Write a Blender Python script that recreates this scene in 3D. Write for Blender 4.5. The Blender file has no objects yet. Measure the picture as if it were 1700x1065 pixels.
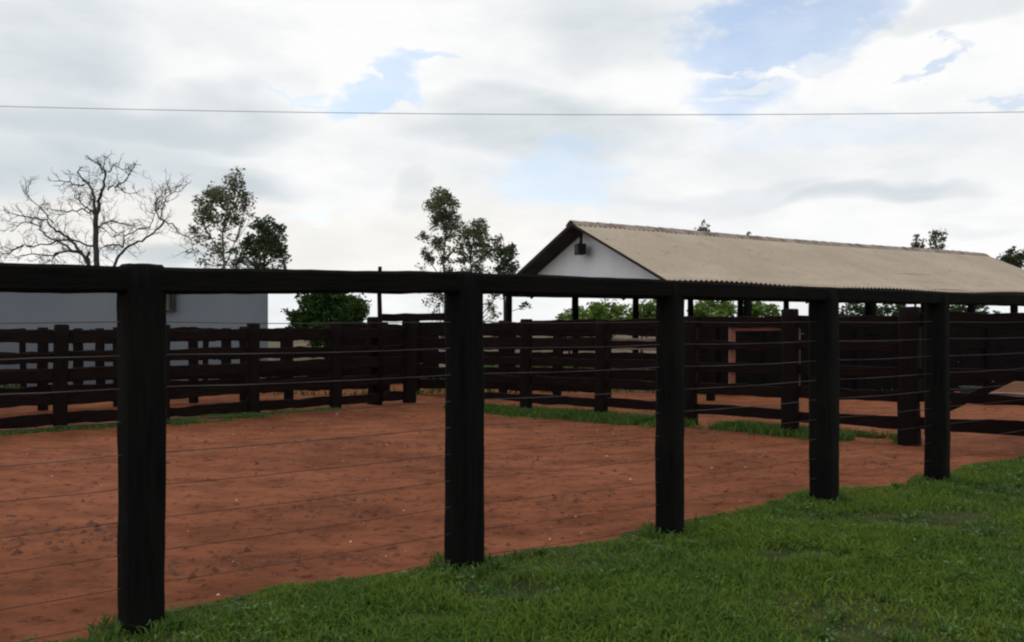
import bpy, math, random
import numpy as np
from mathutils import Vector, Matrix

rnd = random.Random(7)
rng = np.random.default_rng(11)
scene = bpy.context.scene
COL = scene.collection

# ------------------------------------------------------------------ camera
EYE = 1.6
F, CX, HY = 1400.0, 850.0, 532.5          # focal length / centre / horizon, in photo pixels (1700 wide)
cam_d = bpy.data.cameras.new("camera"); cam = bpy.data.objects.new("camera", cam_d)
COL.objects.link(cam); cam.location = (0, 0, EYE); cam.rotation_euler = (math.radians(90), 0, 0)
cam_d.sensor_width = 36; cam_d.lens = 36 * F / 1700; cam_d.clip_start = .05; cam_d.clip_end = 5000
scene.camera = cam
scene.render.resolution_x = 1024; scene.render.resolution_y = 642
try:
    scene.cycles.pixel_filter_type = 'BLACKMAN_HARRIS'; scene.cycles.filter_width = 2.2
except Exception: pass
scene.view_settings.view_transform = 'Standard'; scene.view_settings.look = 'None'
scene.view_settings.exposure = 0.0; scene.view_settings.gamma = 1.0

# ------------------------------------------------------------------ world: blue sky with broken cloud
SUN_EL, SUN_AZ = math.radians(50), math.radians(-35)      # azimuth from +Y towards +X
w = bpy.data.worlds.new("World"); scene.world = w; w.use_nodes = True
nt = w.node_tree; nt.nodes.clear()
def N(t, **k):
    n = nt.nodes.new(t)
    for a, v in k.items(): setattr(n, a, v)
    return n
def L(a, b): nt.links.new(a, b)
def M1(op, a, b=None, c=None, clamp=False):
    n = N('ShaderNodeMath', operation=op); n.use_clamp = clamp
    for i, v in enumerate((a, b, c)):
        if v is None: continue
        if isinstance(v, (int, float)): n.inputs[i].default_value = v
        else: L(v, n.inputs[i])
    return n.outputs[0]
out = N('ShaderNodeOutputWorld')
sky = N('ShaderNodeTexSky', sky_type='NISHITA', sun_disc=False)
sky.sun_elevation = SUN_EL; sky.sun_rotation = SUN_AZ; sky.air_density = 1.0; sky.dust_density = .6; sky.ozone_density = 1.2
bg_sky = N('ShaderNodeBackground'); bg_sky.inputs[1].default_value = 0.15; sky.altitude = 300
L(sky.outputs[0], bg_sky.inputs[0])
tc = N('ShaderNodeTexCoord')
D = tc.outputs['Generated']
def noise3(scale_vec, scale, detail, rough=.55, off=(0, 0, 0)):
    mp = N('ShaderNodeMapping'); mp.inputs['Scale'].default_value = scale_vec; mp.inputs['Location'].default_value = off
    L(D, mp.inputs[0])
    n = N('ShaderNodeTexNoise'); n.inputs['Scale'].default_value = scale; n.inputs['Detail'].default_value = detail
    n.inputs['Roughness'].default_value = rough
    L(mp.outputs[0], n.inputs['Vector']); return n
# warp the direction, so cloud masses get ragged borders
wn = noise3((1, 1, 2.2), 5.0, 6, .6)
sub = N('ShaderNodeVectorMath', operation='SUBTRACT'); L(wn.outputs['Color'], sub.inputs[0]); sub.inputs[1].default_value = (.5, .5, .5)
scl = N('ShaderNodeVectorMath', operation='SCALE'); L(sub.outputs[0], scl.inputs[0]); scl.inputs['Scale'].default_value = .22
add = N('ShaderNodeVectorMath', operation='ADD'); L(D, add.inputs[0]); L(scl.outputs[0], add.inputs[1])
sx = N('ShaderNodeSeparateXYZ'); L(add.outputs[0], sx.inputs[0])
AZ = M1('ARCTAN2', sx.outputs[0], sx.outputs[1])
EL = M1('ARCSINE', sx.outputs[2])
wn2 = noise3((1, 1, 2.2), 4.5, 3, .45, (2, 1, 5))         # a calmer warp for the soft grey undersides
sub2 = N('ShaderNodeVectorMath', operation='SUBTRACT'); L(wn2.outputs['Color'], sub2.inputs[0]); sub2.inputs[1].default_value = (.5, .5, .5)
scl2 = N('ShaderNodeVectorMath', operation='SCALE'); L(sub2.outputs[0], scl2.inputs[0]); scl2.inputs['Scale'].default_value = .13
add2 = N('ShaderNodeVectorMath', operation='ADD'); L(D, add2.inputs[0]); L(scl2.outputs[0], add2.inputs[1])
sx2 = N('ShaderNodeSeparateXYZ'); L(add2.outputs[0], sx2.inputs[0])
AZ2 = M1('ARCTAN2', sx2.outputs[0], sx2.outputs[1]); EL2 = M1('ARCSINE', sx2.outputs[2])
def blob(px, py, rx, ry, soft=1.0, tilt=0.0):
    """soft elliptical patch of the sky, given in degrees of azimuth / elevation"""
    az = math.atan((px - CX) / F); el = math.atan((HY - py) / F * math.cos(az))
    ra, re = rx / F * math.cos(az) ** 2, ry / F * math.cos(az)
    ct, st = math.cos(tilt), math.sin(tilt)
    a = M1('SUBTRACT', AZ, az); e = M1('SUBTRACT', EL, el)
    a2 = M1('ADD', M1('MULTIPLY', a, ct), M1('MULTIPLY', e, st)); e2 = M1('SUBTRACT', M1('MULTIPLY', e, ct), M1('MULTIPLY', a, st))
    q = M1('ADD', M1('POWER', M1('ABSOLUTE', M1('DIVIDE', a2, ra)), 2.0), M1('POWER', M1('ABSOLUTE', M1('DIVIDE', e2, re)), 2.0))
    mr = N('ShaderNodeMapRange', interpolation_type='SMOOTHSTEP')
    L(q, mr.inputs[0]); mr.inputs[1].default_value = 1 + soft; mr.inputs[2].default_value = max(0.0, 1 - soft)
    mr.inputs[3].default_value = 0; mr.inputs[4].default_value = 1
    return mr.outputs[0]
def accum(items):
    tot = None
    for *b, s in items:
        v = M1('MULTIPLY', blob(*b), s)
        tot = v if tot is None else M1('MAXIMUM', tot, v)
    return tot
holes = accum([(1300, 30, 165, 70, .5, 0, .95), (1225, 145, 105, 62, .8, 0, .9), (1420, 10, 80, 40, .6, 0, .8),
               (650, 125, 80, 44, .7, .5, .95), (600, 165, 85, 24, .7, 0, 1.0), (735, 70, 60, 16, .8, 0, .85), (480, 140, 50, 9, .8, -.4, .5),
               (1575, 92, 55, 15, .7, .4, .75), (1670, 135, 60, 16, .8, .2, .6),
               (930, 292, 110, 26, .9, .05, .5), (1380, 235, 190, 30, .9, 0, .28), (510, 375, 50, 9, .8, 0, .35),
               (-500, 60, 260, 90, .9, 0, .6), (2500, -100, 350, 120, .9, 0, .6)])
wisps = accum([(1165, 88, 60, 9, .9, -.05, .9), (1320, 95, 70, 13, .9, -.12, .95), (1245, 132, 55, 14, 1, 0, .7), (1390, 60, 60, 22, 1, .3, .6), (600, 118, 38, 9, .8, -.35, .9), (1200, 165, 70, 8, 1, 0, .5)])
AZ, EL = AZ2, EL2
greys = accum([(200, 178, 270, 50, 1, 0, .95), (120, 250, 330, 70, 1, 0, .75), (330, 280, 190, 34, .8, 0, .8), (60, 70, 170, 100, 1, 0, .6),
               (900, 215, 200, 58, .9, 0, .7), (820, 165, 110, 35, .9, 0, .5), (1440, 322, 150, 16, 1, .08, .6), (1620, 10, 130, 26, .8, 0, .45),
               (1020, 40, 140, 50, .9, 0, .35), (680, 328, 35, 14, 1, 0, .25), (300, 425, 150, 16, .8, 0, .6), (1230, 330, 160, 25, 1, 0, .3),
               (1640, 385, 70, 14, 1, .1, .25), (1250, 140, 40, 20, .8, 0, .3)])
warm = accum([(420, 385, 560, 60, 1, 0, 1.0)])
cn = noise3((1, 1, 2.6), 4.2, 9, .58, (3.1, 1.2, .4))          # general unevenness of the cloud deck
cn2 = noise3((1, 1, 3.0), 9.0, 6, .55, (.3, 5.2, 2.4))
tex = M1('ADD', M1('MULTIPLY', cn.outputs['Fac'], .7), M1('MULTIPLY', cn2.outputs['Fac'], .3))
rag = N('ShaderNodeMapRange'); L(tex, rag.inputs[0]); rag.inputs[1].default_value = .43; rag.inputs[2].default_value = .62; rag.inputs[3].default_value = 0; rag.inputs[4].default_value = .55
greyfac = M1('ADD', M1('MULTIPLY', greys, .85), M1('MULTIPLY', rag.outputs[0], .62), clamp=True)
mixc = N('ShaderNodeMix', data_type='RGBA'); L(greyfac, mixc.inputs['Factor'])
mixc.inputs['A'].default_value = (.985, .985, .985, 1); mixc.inputs['B'].default_value = (.54, .62, .67, 1)
mixw = N('ShaderNodeMix', data_type='RGBA', blend_type='MULTIPLY'); L(warm, mixw.inputs['Factor']); L(mixc.outputs['Result'], mixw.inputs['A'])
mixw.inputs['B'].default_value = (1.0, .97, .925, 1)
bg_cl = N('ShaderNodeBackground'); L(mixw.outputs['Result'], bg_cl.inputs[0]); bg_cl.inputs[1].default_value = 1.0
hn = M1('MULTIPLY', M1('MULTIPLY', holes, M1('SUBTRACT', 1.0, wisps)), M1('ADD', .35, M1('MULTIPLY', tex, .6)), clamp=True)
mixs = N('ShaderNodeMixShader'); L(hn, mixs.inputs[0]); L(bg_cl.outputs[0], mixs.inputs[1]); L(bg_sky.outputs[0], mixs.inputs[2])
L(mixs.outputs[0], out.inputs[0])

# ------------------------------------------------------------------ sun behind thin cloud
sd = bpy.data.lights.new("sun", 'SUN'); sd.energy = 0.7; sd.angle = math.radians(14); sd.color = (1, .95, .88)
so = bpy.data.objects.new("sun", sd); COL.objects.link(so)
sv = Vector((math.sin(SUN_AZ) * math.cos(SUN_EL), math.cos(SUN_AZ) * math.cos(SUN_EL), math.sin(SUN_EL)))
so.rotation_euler = (-sv).to_track_quat('-Z', 'Y').to_euler(); so.location = (0, -5, 30)

# ------------------------------------------------------------------ small helpers
def P(px, py, d): return Vector(((px - CX) / F * d, d, EYE + (HY - py) / F * d))
def G(px, py):
    d = EYE * F / (py - HY); return Vector(((px - CX) / F * d, d, 0))

def ground_base(x, y):
    t = np.maximum(np.asarray(y, float) - 30.0, 0)
    return -0.010 * (np.sqrt(t * t + 36.0) - 6.0)

def tag(o, label=None, cat=None, group=None, kind=None):
    if label: o['label'] = label
    if cat: o['category'] = cat
    if group: o['group'] = group
    if kind: o['kind'] = kind
    return o
def thing(name, label, cat, loc=(0, 0, 0), group=None):
    o = bpy.data.objects.new(name, None); COL.objects.link(o); o.location = loc; o.empty_display_size = .3
    return tag(o, label, cat, group)
def world_loc(o):
    v = Vector((0, 0, 0))
    while o is not None: v += Vector(o.location); o = o.parent
    return v
class MB:
    def __init__(s): s.v = []; s.f = []
    def add(s, vs, fs):
        n = len(s.v); s.v.extend([tuple(p) for p in vs]); s.f.extend([tuple(i + n for i in f) for f in fs]); return s
    def box(s, c, size, rz=0):
        cx, cy, cz = c; a, b, h = [q / 2 for q in size]; ca, sa = math.cos(rz), math.sin(rz)
        vs = [(cx + x * ca - y * sa, cy + x * sa + y * ca, cz + z) for z in (-h, h) for x, y in ((-a, -b), (a, -b), (a, b), (-a, b))]
        return s.add(vs, [(3, 2, 1, 0), (4, 5, 6, 7), (0, 1, 5, 4), (1, 2, 6, 5), (2, 3, 7, 6), (3, 0, 4, 7)])
    def board(s, p0, p1, h, t, jit=.006, seg=None, bow=0.0):
        """rough sawn board from p0 to p1 (centre line), h tall, t thick"""
        p0, p1 = Vector(p0), Vector(p1); d = p1 - p0; ln = d.length; u = d.normalized()
        up = Vector((0, 0, 1)); 
        if abs(u.z) > .9: up = Vector((0, 1, 0))
        side = u.cross(up).normalized(); up = side.cross(u).normalized()
        n = seg or max(3, int(ln / .22)); ring = []
        oa = ob = oc = 0
        for i in range(n + 1):
            k = i / n; oa = oa * .6 + rnd.gauss(0, jit); ob = ob * .6 + rnd.gauss(0, jit); oc = oc * .6 + rnd.gauss(0, jit)
            c = p0 + d * k + side * oc + up * (-bow * 4 * k * (1 - k))
            hh = h / 2; ch = min(h, t) * .13
            prof = [(-t/2 + ch, -hh + oa), (t/2 - ch, -hh + oa), (t/2, -hh + ch + oa), (t/2, hh - ch + ob), (t/2 - ch, hh + ob), (-t/2 + ch, hh + ob), (-t/2, hh - ch + ob), (-t/2, -hh + ch + oa)]
            ring.append([c + side * a + up * b for a, b in prof])
        vs = [v for r in ring for v in r]; m = 8
        fs = [(i*m + j, i*m + (j+1) % m, (i+1)*m + (j+1) % m, (i+1)*m + j) for i in range(n) for j in range(m)]
        fs += [tuple(range(m - 1, -1, -1)), tuple(n*m + j for j in range(m))]
        return s.add(vs, fs)
    def tube(s, pts, r, sides=6, cap=True):
        pts = [Vector(p) for p in pts]; n = len(pts); rs = r if isinstance(r, (list, tuple)) else [r] * n
        vs = []; t0 = (pts[1] - pts[0]).normalized(); a = t0.orthogonal().normalized()
        for i, p in enumerate(pts):
            t = ((pts[min(i+1, n-1)] - pts[max(i-1, 0)])).normalized()
            a = (a - t * a.dot(t)).normalized(); b = t.cross(a)
            vs += [p + (a * math.cos(2*math.pi*j/sides) + b * math.sin(2*math.pi*j/sides)) * rs[i] for j in range(sides)]
        fs = [(i*sides + j, i*sides + (j+1) % sides, (i+1)*sides + (j+1) % sides, (i+1)*sides + j) for i in range(n-1) for j in range(sides)]
        if cap: fs += [tuple(range(sides-1, -1, -1)), tuple((n-1)*sides + j for j in range(sides))]
        return s.add(vs, fs)
    def post(s, base, top_z, wx, wy, rz, sink=.25, lean=(0, 0), jit=.006, n=14, m=20, roundness=3.2):
        """hewn post: rounded square section, wobbly sides, weathered top"""
        base = Vector(base); z0 = base.z - sink; H = top_z - z0
        ph = [rnd.uniform(0, 6.28) for _ in range(6)]; vs = []
        ca, sa = math.cos(rz), math.sin(rz)
        grooves = [rnd.uniform(-1, 1) * jit * .8 for _ in range(m)]
        ox = oy = 0; tw = rnd.uniform(-.05, .05)
        for i in range(n + 2):
            k = min(i / n, 1.0); sc = 1 + .03 * math.sin(ph[0] + 3 * k) + rnd.uniform(-.012, .012)
            if i == n: sc *= .97
            if i == n + 1: sc *= .80
            ox = ox * .7 + rnd.gauss(0, jit * .5); oy = oy * .7 + rnd.gauss(0, jit * .5)
            for j in range(m):
                a = 2 * math.pi * j / m; e = 2 / roundness
                x = math.copysign(abs(math.cos(a)) ** e, math.cos(a)) * wx / 2; y = math.copysign(abs(math.sin(a)) ** e, math.sin(a)) * wy / 2
                q = sc + grooves[j] / max(wx, wy) * 2 + rnd.gauss(0, jit * .25) / wx
                x *= q; y *= q; x, y = x * math.cos(tw*k) - y * math.sin(tw*k), x * math.sin(tw*k) + y * math.cos(tw*k)
                X = x * ca - y * sa + ox + lean[0] * k; Y = x * sa + y * ca + oy + lean[1] * k
                z = z0 + H * k + (0.012 + rnd.uniform(0, .006) if i == n + 1 else 0) + (rnd.uniform(-.01, .008) if i == n else 0)
                vs.append((base.x + X, base.y + Y, z))
        R = n + 2
        fs = [(i*m + j, i*m + (j+1) % m, (i+1)*m + (j+1) % m, (i+1)*m + j) for i in range(R-1) for j in range(m)]
        fs += [tuple(range(m-1, -1, -1)), tuple((R-1)*m + j for j in range(m))]
        return s.add(vs, fs)
    def build(s, name, mat, parent=None, smooth=False, label=None):
        off = world_loc(parent) if parent else Vector((0, 0, 0))
        me = bpy.data.meshes.new(name); me.from_pydata([(x - off.x, y - off.y, z - off.z) for x, y, z in s.v], [], s.f); me.update()
        if smooth: me.polygons.foreach_set('use_smooth', [True] * len(me.polygons))
        me.materials.append(mat); o = bpy.data.objects.new(name, me); COL.objects.link(o)
        if parent: o.parent = parent
        if label: o['label'] = label
        return o
def np_mesh(name, verts, faces, mat, parent=None, smooth=False):
    """verts (n,3) array, faces (m,k) array with constant k"""
    off = np.array(world_loc(parent)) if parent else np.zeros(3)
    verts = np.asarray(verts, np.float64) - off; faces = np.asarray(faces, np.int32); m, k = faces.shape
    me = bpy.data.meshes.new(name); me.vertices.add(len(verts)); me.vertices.foreach_set('co', verts.astype(np.float32).ravel())
    me.loops.add(m * k); me.loops.foreach_set('vertex_index', faces.ravel())
    me.polygons.add(m); me.polygons.foreach_set('loop_start', np.arange(0, m * k, k, dtype=np.int32))
    try: me.polygons.foreach_set('loop_total', np.full(m, k, np.int32))
    except Exception: pass
    me.update(calc_edges=True)
    if smooth: me.polygons.foreach_set('use_smooth', np.ones(m, bool))
    me.materials.append(mat); o = bpy.data.objects.new(name, me); COL.objects.link(o)
    if parent: o.parent = parent
    return o
_lat = rng.random((256, 256))
def vnoise(x, y, s):
    x = np.asarray(x) / s; y = np.asarray(y) / s; xi = np.floor(x).astype(int); yi = np.floor(y).astype(int)
    fx = x - xi; fy = y - yi; fx = fx*fx*(3-2*fx); fy = fy*fy*(3-2*fy)
    g = lambda a, b: _lat[a % 256, b % 256]
    return (g(xi, yi)*(1-fx) + g(xi+1, yi)*fx)*(1-fy) + (g(xi, yi+1)*(1-fx) + g(xi+1, yi+1)*fx)*fy - .5

# ------------------------------------------------------------------ materials
class Mat:
    def __init__(s, name):
        s.m = bpy.data.materials.new(name); s.m.use_nodes = True; s.t = s.m.node_tree; s.b = s.t.nodes['Principled BSDF']
        s.tc = s.t.nodes.new('ShaderNodeTexCoord'); s.b.inputs['Roughness'].default_value = .85
        s.b.inputs['Specular IOR Level'].default_value = .25
    def noise(s, scale, detail=4, stretch=(1, 1, 1), rough=.55, off=(0, 0, 0)):
        mp = s.t.nodes.new('ShaderNodeMapping'); mp.inputs['Scale'].default_value = stretch; mp.inputs['Location'].default_value = off
        s.t.links.new(s.tc.outputs['Object'], mp.inputs[0])
        n = s.t.nodes.new('ShaderNodeTexNoise'); n.inputs['Scale'].default_value = scale; n.inputs['Detail'].default_value = detail; n.inputs['Roughness'].default_value = rough
        s.t.links.new(mp.outputs[0], n.inputs['Vector']); return n.outputs['Fac']
    def ramp(s, fac, stops):
        r = s.t.nodes.new('ShaderNodeValToRGB'); s.t.links.new(fac, r.inputs[0]); e = r.color_ramp.elements
        while len(e) < len(stops): e.new(.5)
        for q, (p, c) in zip(e, stops): q.position = p; q.color = (*c, 1)
        return r.outputs[0]
    def mix(s, fac, a, b, blend='MIX'):
        n = s.t.nodes.new('ShaderNodeMix'); n.data_type = 'RGBA'; n.blend_type = blend
        for v, i in ((fac, 'Factor'), (a, 'A'), (b, 'B')):
            if isinstance(v, (int, float)): n.inputs[i].default_value = v
            elif isinstance(v, tuple): n.inputs[i].default_value = (*v, 1)
            else: s.t.links.new(v, n.inputs[i])
        return n.outputs['Result']
    def math(s, op, a, b=0.0, clamp=False):
        n = s.t.nodes.new('ShaderNodeMath'); n.operation = op; n.use_clamp = clamp
        for i, v in enumerate((a, b)):
            if isinstance(v, (int, float)): n.inputs[i].default_value = v
            else: s.t.links.new(v, n.inputs[i])
        return n.outputs[0]
    def color(s, c):
        if isinstance(c, tuple): s.b.inputs['Base Color'].default_value = (*c, 1)
        else: s.t.links.new(c, s.b.inputs['Base Color'])
        return s
    def bump(s, h, dist=.01, strength=1.0, prev=None):
        n = s.t.nodes.new('ShaderNodeBump'); n.inputs['Distance'].default_value = dist; n.inputs['Strength'].default_value = strength
        s.t.links.new(h, n.inputs['Height'])
        if prev: s.t.links.new(prev, n.inputs['Normal'])
        s.t.links.new(n.outputs[0], s.b.inputs['Normal']); return n.outputs[0]

def wood(name, a, b, c, vert=False):
    """dark tarred timber, with grain along its length"""
    m = Mat(name); st = (14, 14, 1.2) if vert else (1.4, 1.4, 16)
    g = m.noise(3.0, 6, st, .6); big = m.noise(1.6, 3)
    col = m.ramp(g, [(.3, a), (.62, b)]); m.color(m.mix(m.math('MULTIPLY', m.math('SUBTRACT', big, .45, True), 2.4, True), col, c))
    m.bump(g, .012, .7); m.b.inputs['Roughness'].default_value = .92; m.b.inputs['Specular IOR Level'].default_value = .08; return m.m
M_NEARPOST = wood('tarred_post_wood', (.0022, .0022, .0022), (.0064, .006, .0058), (.011, .0095, .0088), True)
M_NEARRAIL = wood('tarred_rail_wood', (.0028, .0026, .0025), (.0065, .006, .0056), (.010, .0075, .0065))
M_POST = wood('old_post_wood', (.004, .003, .0028), (.011, .0068, .006), (.009, .0065, .0065), True)
M_RAIL = wood('old_board_wood', (.0045, .003, .0028), (.013, .0072, .006), (.010, .007, .007))
M_BLACK = wood('black_board_wood', (.003, .003, .003), (.007, .0062, .006), (.009, .007, .0065))
M_PALEBOARD = wood('weathered_pale_wood', (.16, .11, .10), (.24, .17, .15), (.12, .08, .075))
M_REDPAINT = wood('faded_red_paint', (.20, .085, .065), (.27, .12, .09), (.13, .05, .04))

mt = Mat('galvanised_wire'); n = mt.noise(2.2, 3); mt.color(mt.ramp(n, [(.4, (.05, .044, .042)), (.6, (.105, .095, .09))])); mt.b.inputs['Metallic'].default_value = .2; mt.b.inputs['Roughness'].default_value = .6; M_WIRE = mt.m
mt = Mat('rusty_wire'); n = mt.noise(2.2, 3); mt.color(mt.ramp(n, [(.4, (.05, .028, .021)), (.62, (.115, .066, .05))])); mt.b.inputs['Roughness'].default_value = .8; M_RUSTWIRE = mt.m
mt = Mat('cable_rubber'); mt.color((.45, .46, .47)); M_CABLE = mt.m

# red dirt ground; verge and far field are separate earth colours chosen by a painted-in soil attribute
mt = Mat('ground_earth')
big = mt.noise(.32, 5, (1, 1, 1), .6); mid = mt.noise(1.6, 6, (1, 1.6, 1), .65); fine = mt.noise(9, 5, (1, 1, 1), .7); grit = mt.noise(45, 3, (1, 1, 1), .6)
red = mt.ramp(big, [(.34, (.140, .046, .021)), (.5, (.205, .069, .031)), (.68, (.26, .094, .046))])
red = mt.mix(mt.ramp(mid, [(.40, (1, 1, 1)), (.56, (0, 0, 0))]), red, mt.mix(1.0, red, (.68, .65, .63), 'MULTIPLY'))
red = mt.mix(mt.ramp(fine, [(.34, (1, 1, 1)), (.46, (0, 0, 0))]), red, mt.mix(1.0, red, (.42, .36, .33), 'MULTIPLY'))
red = mt.mix(mt.ramp(grit, [(.62, (0, 0, 0)), (.72, (1, 1, 1))]), red, mt.mix(1.0, red, (1.25, 1.25, 1.25), 'MULTIPLY'))
at = mt.t.nodes.new('ShaderNodeAttribute'); at.attribute_name = 'soil'; sp = mt.t.nodes.new('ShaderNodeSeparateColor'); mt.t.links.new(at.outputs['Color'], sp.inputs[0])
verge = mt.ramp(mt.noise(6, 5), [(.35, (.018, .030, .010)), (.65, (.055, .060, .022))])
field = mt.ramp(mt.noise(.12, 6, (1, .4, 1), .65), [(.36, (.045, .06, .026)), (.5, (.12, .095, .06)), (.62, (.17, .11, .078))])
edge = mt.math('ADD', sp.outputs[0], mt.math('MULTIPLY', mt.math('SUBTRACT', mt.noise(7, 5), .5), .5))
edge = mt.ramp(edge, [(.38, (0, 0, 0)), (.56, (1, 1, 1))])
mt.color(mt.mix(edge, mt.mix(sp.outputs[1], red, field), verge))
b1 = mt.bump(mid, .08, .7); b2 = mt.bump(fine, .03, .9, b1); mt.bump(grit, .005, .6, b2)
mt.b.inputs['Roughness'].default_value = .95; mt.b.inputs['Specular IOR Level'].default_value = .1
M_GROUND = mt.m

def leafmat(name, dark, lite, transl=.25, scale=1.2, tint=None):
    m = Mat(name); gi = m.t.nodes.new('ShaderNodeNewGeometry'); ri = gi.outputs['Random Per Island']
    c = m.ramp(ri, [(0, dark), (1, lite)]); n = m.noise(scale, 4, (1, 1, 1), .6)
    c = m.mix(m.ramp(n, [(.35, (0, 0, 0)), (.68, (1, 1, 1))]), c, m.mix(1.0, c, tint or (1.5, 1.35, 1.1), 'MULTIPLY')); m.color(c)
    tr = m.t.nodes.new('ShaderNodeBsdfTranslucent'); m.t.links.new(c, tr.inputs[0]); mx = m.t.nodes.new('ShaderNodeMixShader'); mx.inputs[0].default_value = transl
    o = m.t.nodes['Material Output']; m.t.links.new(m.b.outputs[0], mx.inputs[1]); m.t.links.new(tr.outputs[0], mx.inputs[2]); m.t.links.new(mx.outputs[0], o.inputs[0])
    m.b.inputs['Roughness'].default_value = .75; m.b.inputs['Specular IOR Level'].default_value = .15; return m.m
M_GRASS = leafmat('grass_blades', (.044, .098, .015), (.122, .215, .034), .38, .7, (1.7, 1.3, 1.1))
M_GRASS2 = leafmat('coarse_grass', (.035, .085, .018), (.085, .15, .035), .3, .9)
M_WEED = leafmat('broad_weed_leaves', (.055, .115, .045), (.10, .18, .075), .25, 2)
M_DRY = leafmat('dry_straw', (.12, .10, .05), (.2, .17, .09), .2, 2)
M_EUCA = leafmat('gum_tree_leaves', (.07, .085, .056), (.145, .165, .105), .35, .5)
M_DARKLEAF = leafmat('dark_tree_leaves', (.030, .045, .026), (.065, .09, .048), .15, .6)
M_MANGO = leafmat('round_tree_leaves', (.016, .038, .010), (.042, .085, .022), .2, .5)
M_BUSH = leafmat('bush_leaves', (.07, .13, .025), (.14, .23, .05), .3, .5)
mt = Mat('bare_bark'); n = mt.noise(4, 4, (1, 1, .3)); mt.color(mt.ramp(n, [(.3, (.030, .025, .023)), (.7, (.070, .06, .056))])); mt.bump(n, .02, .5); M_BARK = mt.m
mt = Mat('pale_bark'); n = mt.noise(3, 4, (1, 1, .2)); mt.color(mt.ramp(n, [(.3, (.10, .085, .07)), (.7, (.24, .21, .18))])); M_PALEBARK = mt.m

mt = Mat('fibre_cement_roof'); a = mt.noise(.5, 5, (1, 1, 1), .6); b = mt.noise(3.5, 5, (1, 1, .5), .7); c = mt.noise(11, 4)
col = mt.ramp(a, [(.32, (.35, .288, .218)), (.66, (.43, .358, .278))])
col = mt.mix(mt.ramp(b, [(.28, (1, 1, 1)), (.40, (0, 0, 0))]), col, (.22, .17, .135)); col = mt.mix(mt.ramp(c, [(.45, (0, 0, 0)), (.75, (.35, .35, .35))]), col, (.30, .25, .21))
col = mt.mix(mt.ramp(mt.noise(1.1, 6, (1, 1, 1), .7, (4, 2, 1)), [(.56, (0, 0, 0)), (.70, (.55, .55, .55))]), col, (.27, .215, .17))
mt.color(col); mt.bump(c, .006, .5); M_ROOF = mt.m
mt = Mat('ridge_tile_cement'); a = mt.noise(2.5, 5); mt.color(mt.ramp(a, [(.35, (.15, .11, .09)), (.65, (.34, .28, .24))])); M_RIDGE = mt.m
mt = Mat('roof_underside'); a = mt.noise(2.5, 4); mt.color(mt.ramp(a, [(.35, (.022, .020, .020)), (.65, (.045, .038, .036))])); M_UNDER = mt.m  # dark tone puts the shade under the roof into the colour
mt = Mat('white_gable_paint'); a = mt.noise(1.2, 5, (1, 1, .6)); mt.color(mt.ramp(a, [(.3, (.70, .72, .75)), (.65, (.79, .81, .83))])); mt.bump(mt.noise(30, 3), .003, .4); M_GABLE = mt.m
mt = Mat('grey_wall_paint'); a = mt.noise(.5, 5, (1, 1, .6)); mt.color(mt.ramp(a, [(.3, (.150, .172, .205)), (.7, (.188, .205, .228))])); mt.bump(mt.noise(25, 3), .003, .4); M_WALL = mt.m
mt = Mat('meter_box_paint'); a = mt.noise(9, 3, (1, 1, .1)); mt.color(mt.ramp(a, [(.35, (.035, .037, .035)), (.65, (.09, .093, .09))])); M_BOX = mt.m
mt = Mat('white_roof_sheet'); a = mt.noise(1, 4); mt.color(mt.ramp(a, [(.35, (.40, .41, .42)), (.65, (.5, .5, .5))])); M_WROOF = mt.m
mt = Mat('lamp_black_metal'); mt.color((.010, .0105, .011)); mt.b.inputs['Roughness'].default_value = .7; M_LAMP = mt.m
mt = Mat('lamp_lens'); mt.color((.045, .048, .05)); mt.b.inputs['Roughness'].default_value = .45; M_LENS = mt.m
mt = Mat('pale_metal_pipe'); mt.color(mt.ramp(mt.noise(4, 3), [(.4, (.20, .15, .15)), (.6, (.33, .27, .27))])); mt.b.inputs['Roughness'].default_value = .5; M_PIPE = mt.m
mt = Mat('grey_green_plastic'); mt.color(mt.ramp(mt.noise(4, 3), [(.4, (.025, .03, .026)), (.6, (.05, .056, .048))])); M_DRUM = mt.m
mt = Mat('pebble_stone'); gi = mt.t.nodes.new('ShaderNodeNewGeometry'); mt.color(mt.ramp(gi.outputs['Random Per Island'], [(0, (.30, .20, .15)), (1, (.62, .55, .50))])); M_PEB = mt.m
mt = Mat('dung_and_clods'); gi = mt.t.nodes.new('ShaderNodeNewGeometry'); mt.color(mt.ramp(gi.outputs['Random Per Island'], [(0, (.075, .024, .013)), (1, (.17, .058, .030))])); M_CLOD = mt.m

# ------------------------------------------------------------------ fence geometry on the ground plan
def line_at(p0, dirv, px):
    """point of a ground line seen at photo column px"""
    k = (px - CX) / F; t = (k * p0[1] - p0[0]) / (dirv[0] - k * dirv[1]); return Vector((p0[0] + dirv[0]*t, p0[1] + dirv[1]*t, 0))
near_px = [(235, 1043), (771, 938), (1111, 884), (1368, 833), (1556, 799)]
near = [G(*p) for p in near_px]
d_near = (near[4] - near[0]).normalized()
near = [near[0] - d_near*3.75, near[0] - d_near*1.88] + near + [near[4] + d_near*2.15, near[4] + d_near*4.0, near[4] + d_near*5.8]
rz_near = math.atan2(d_near.y, d_near.x)

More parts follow.
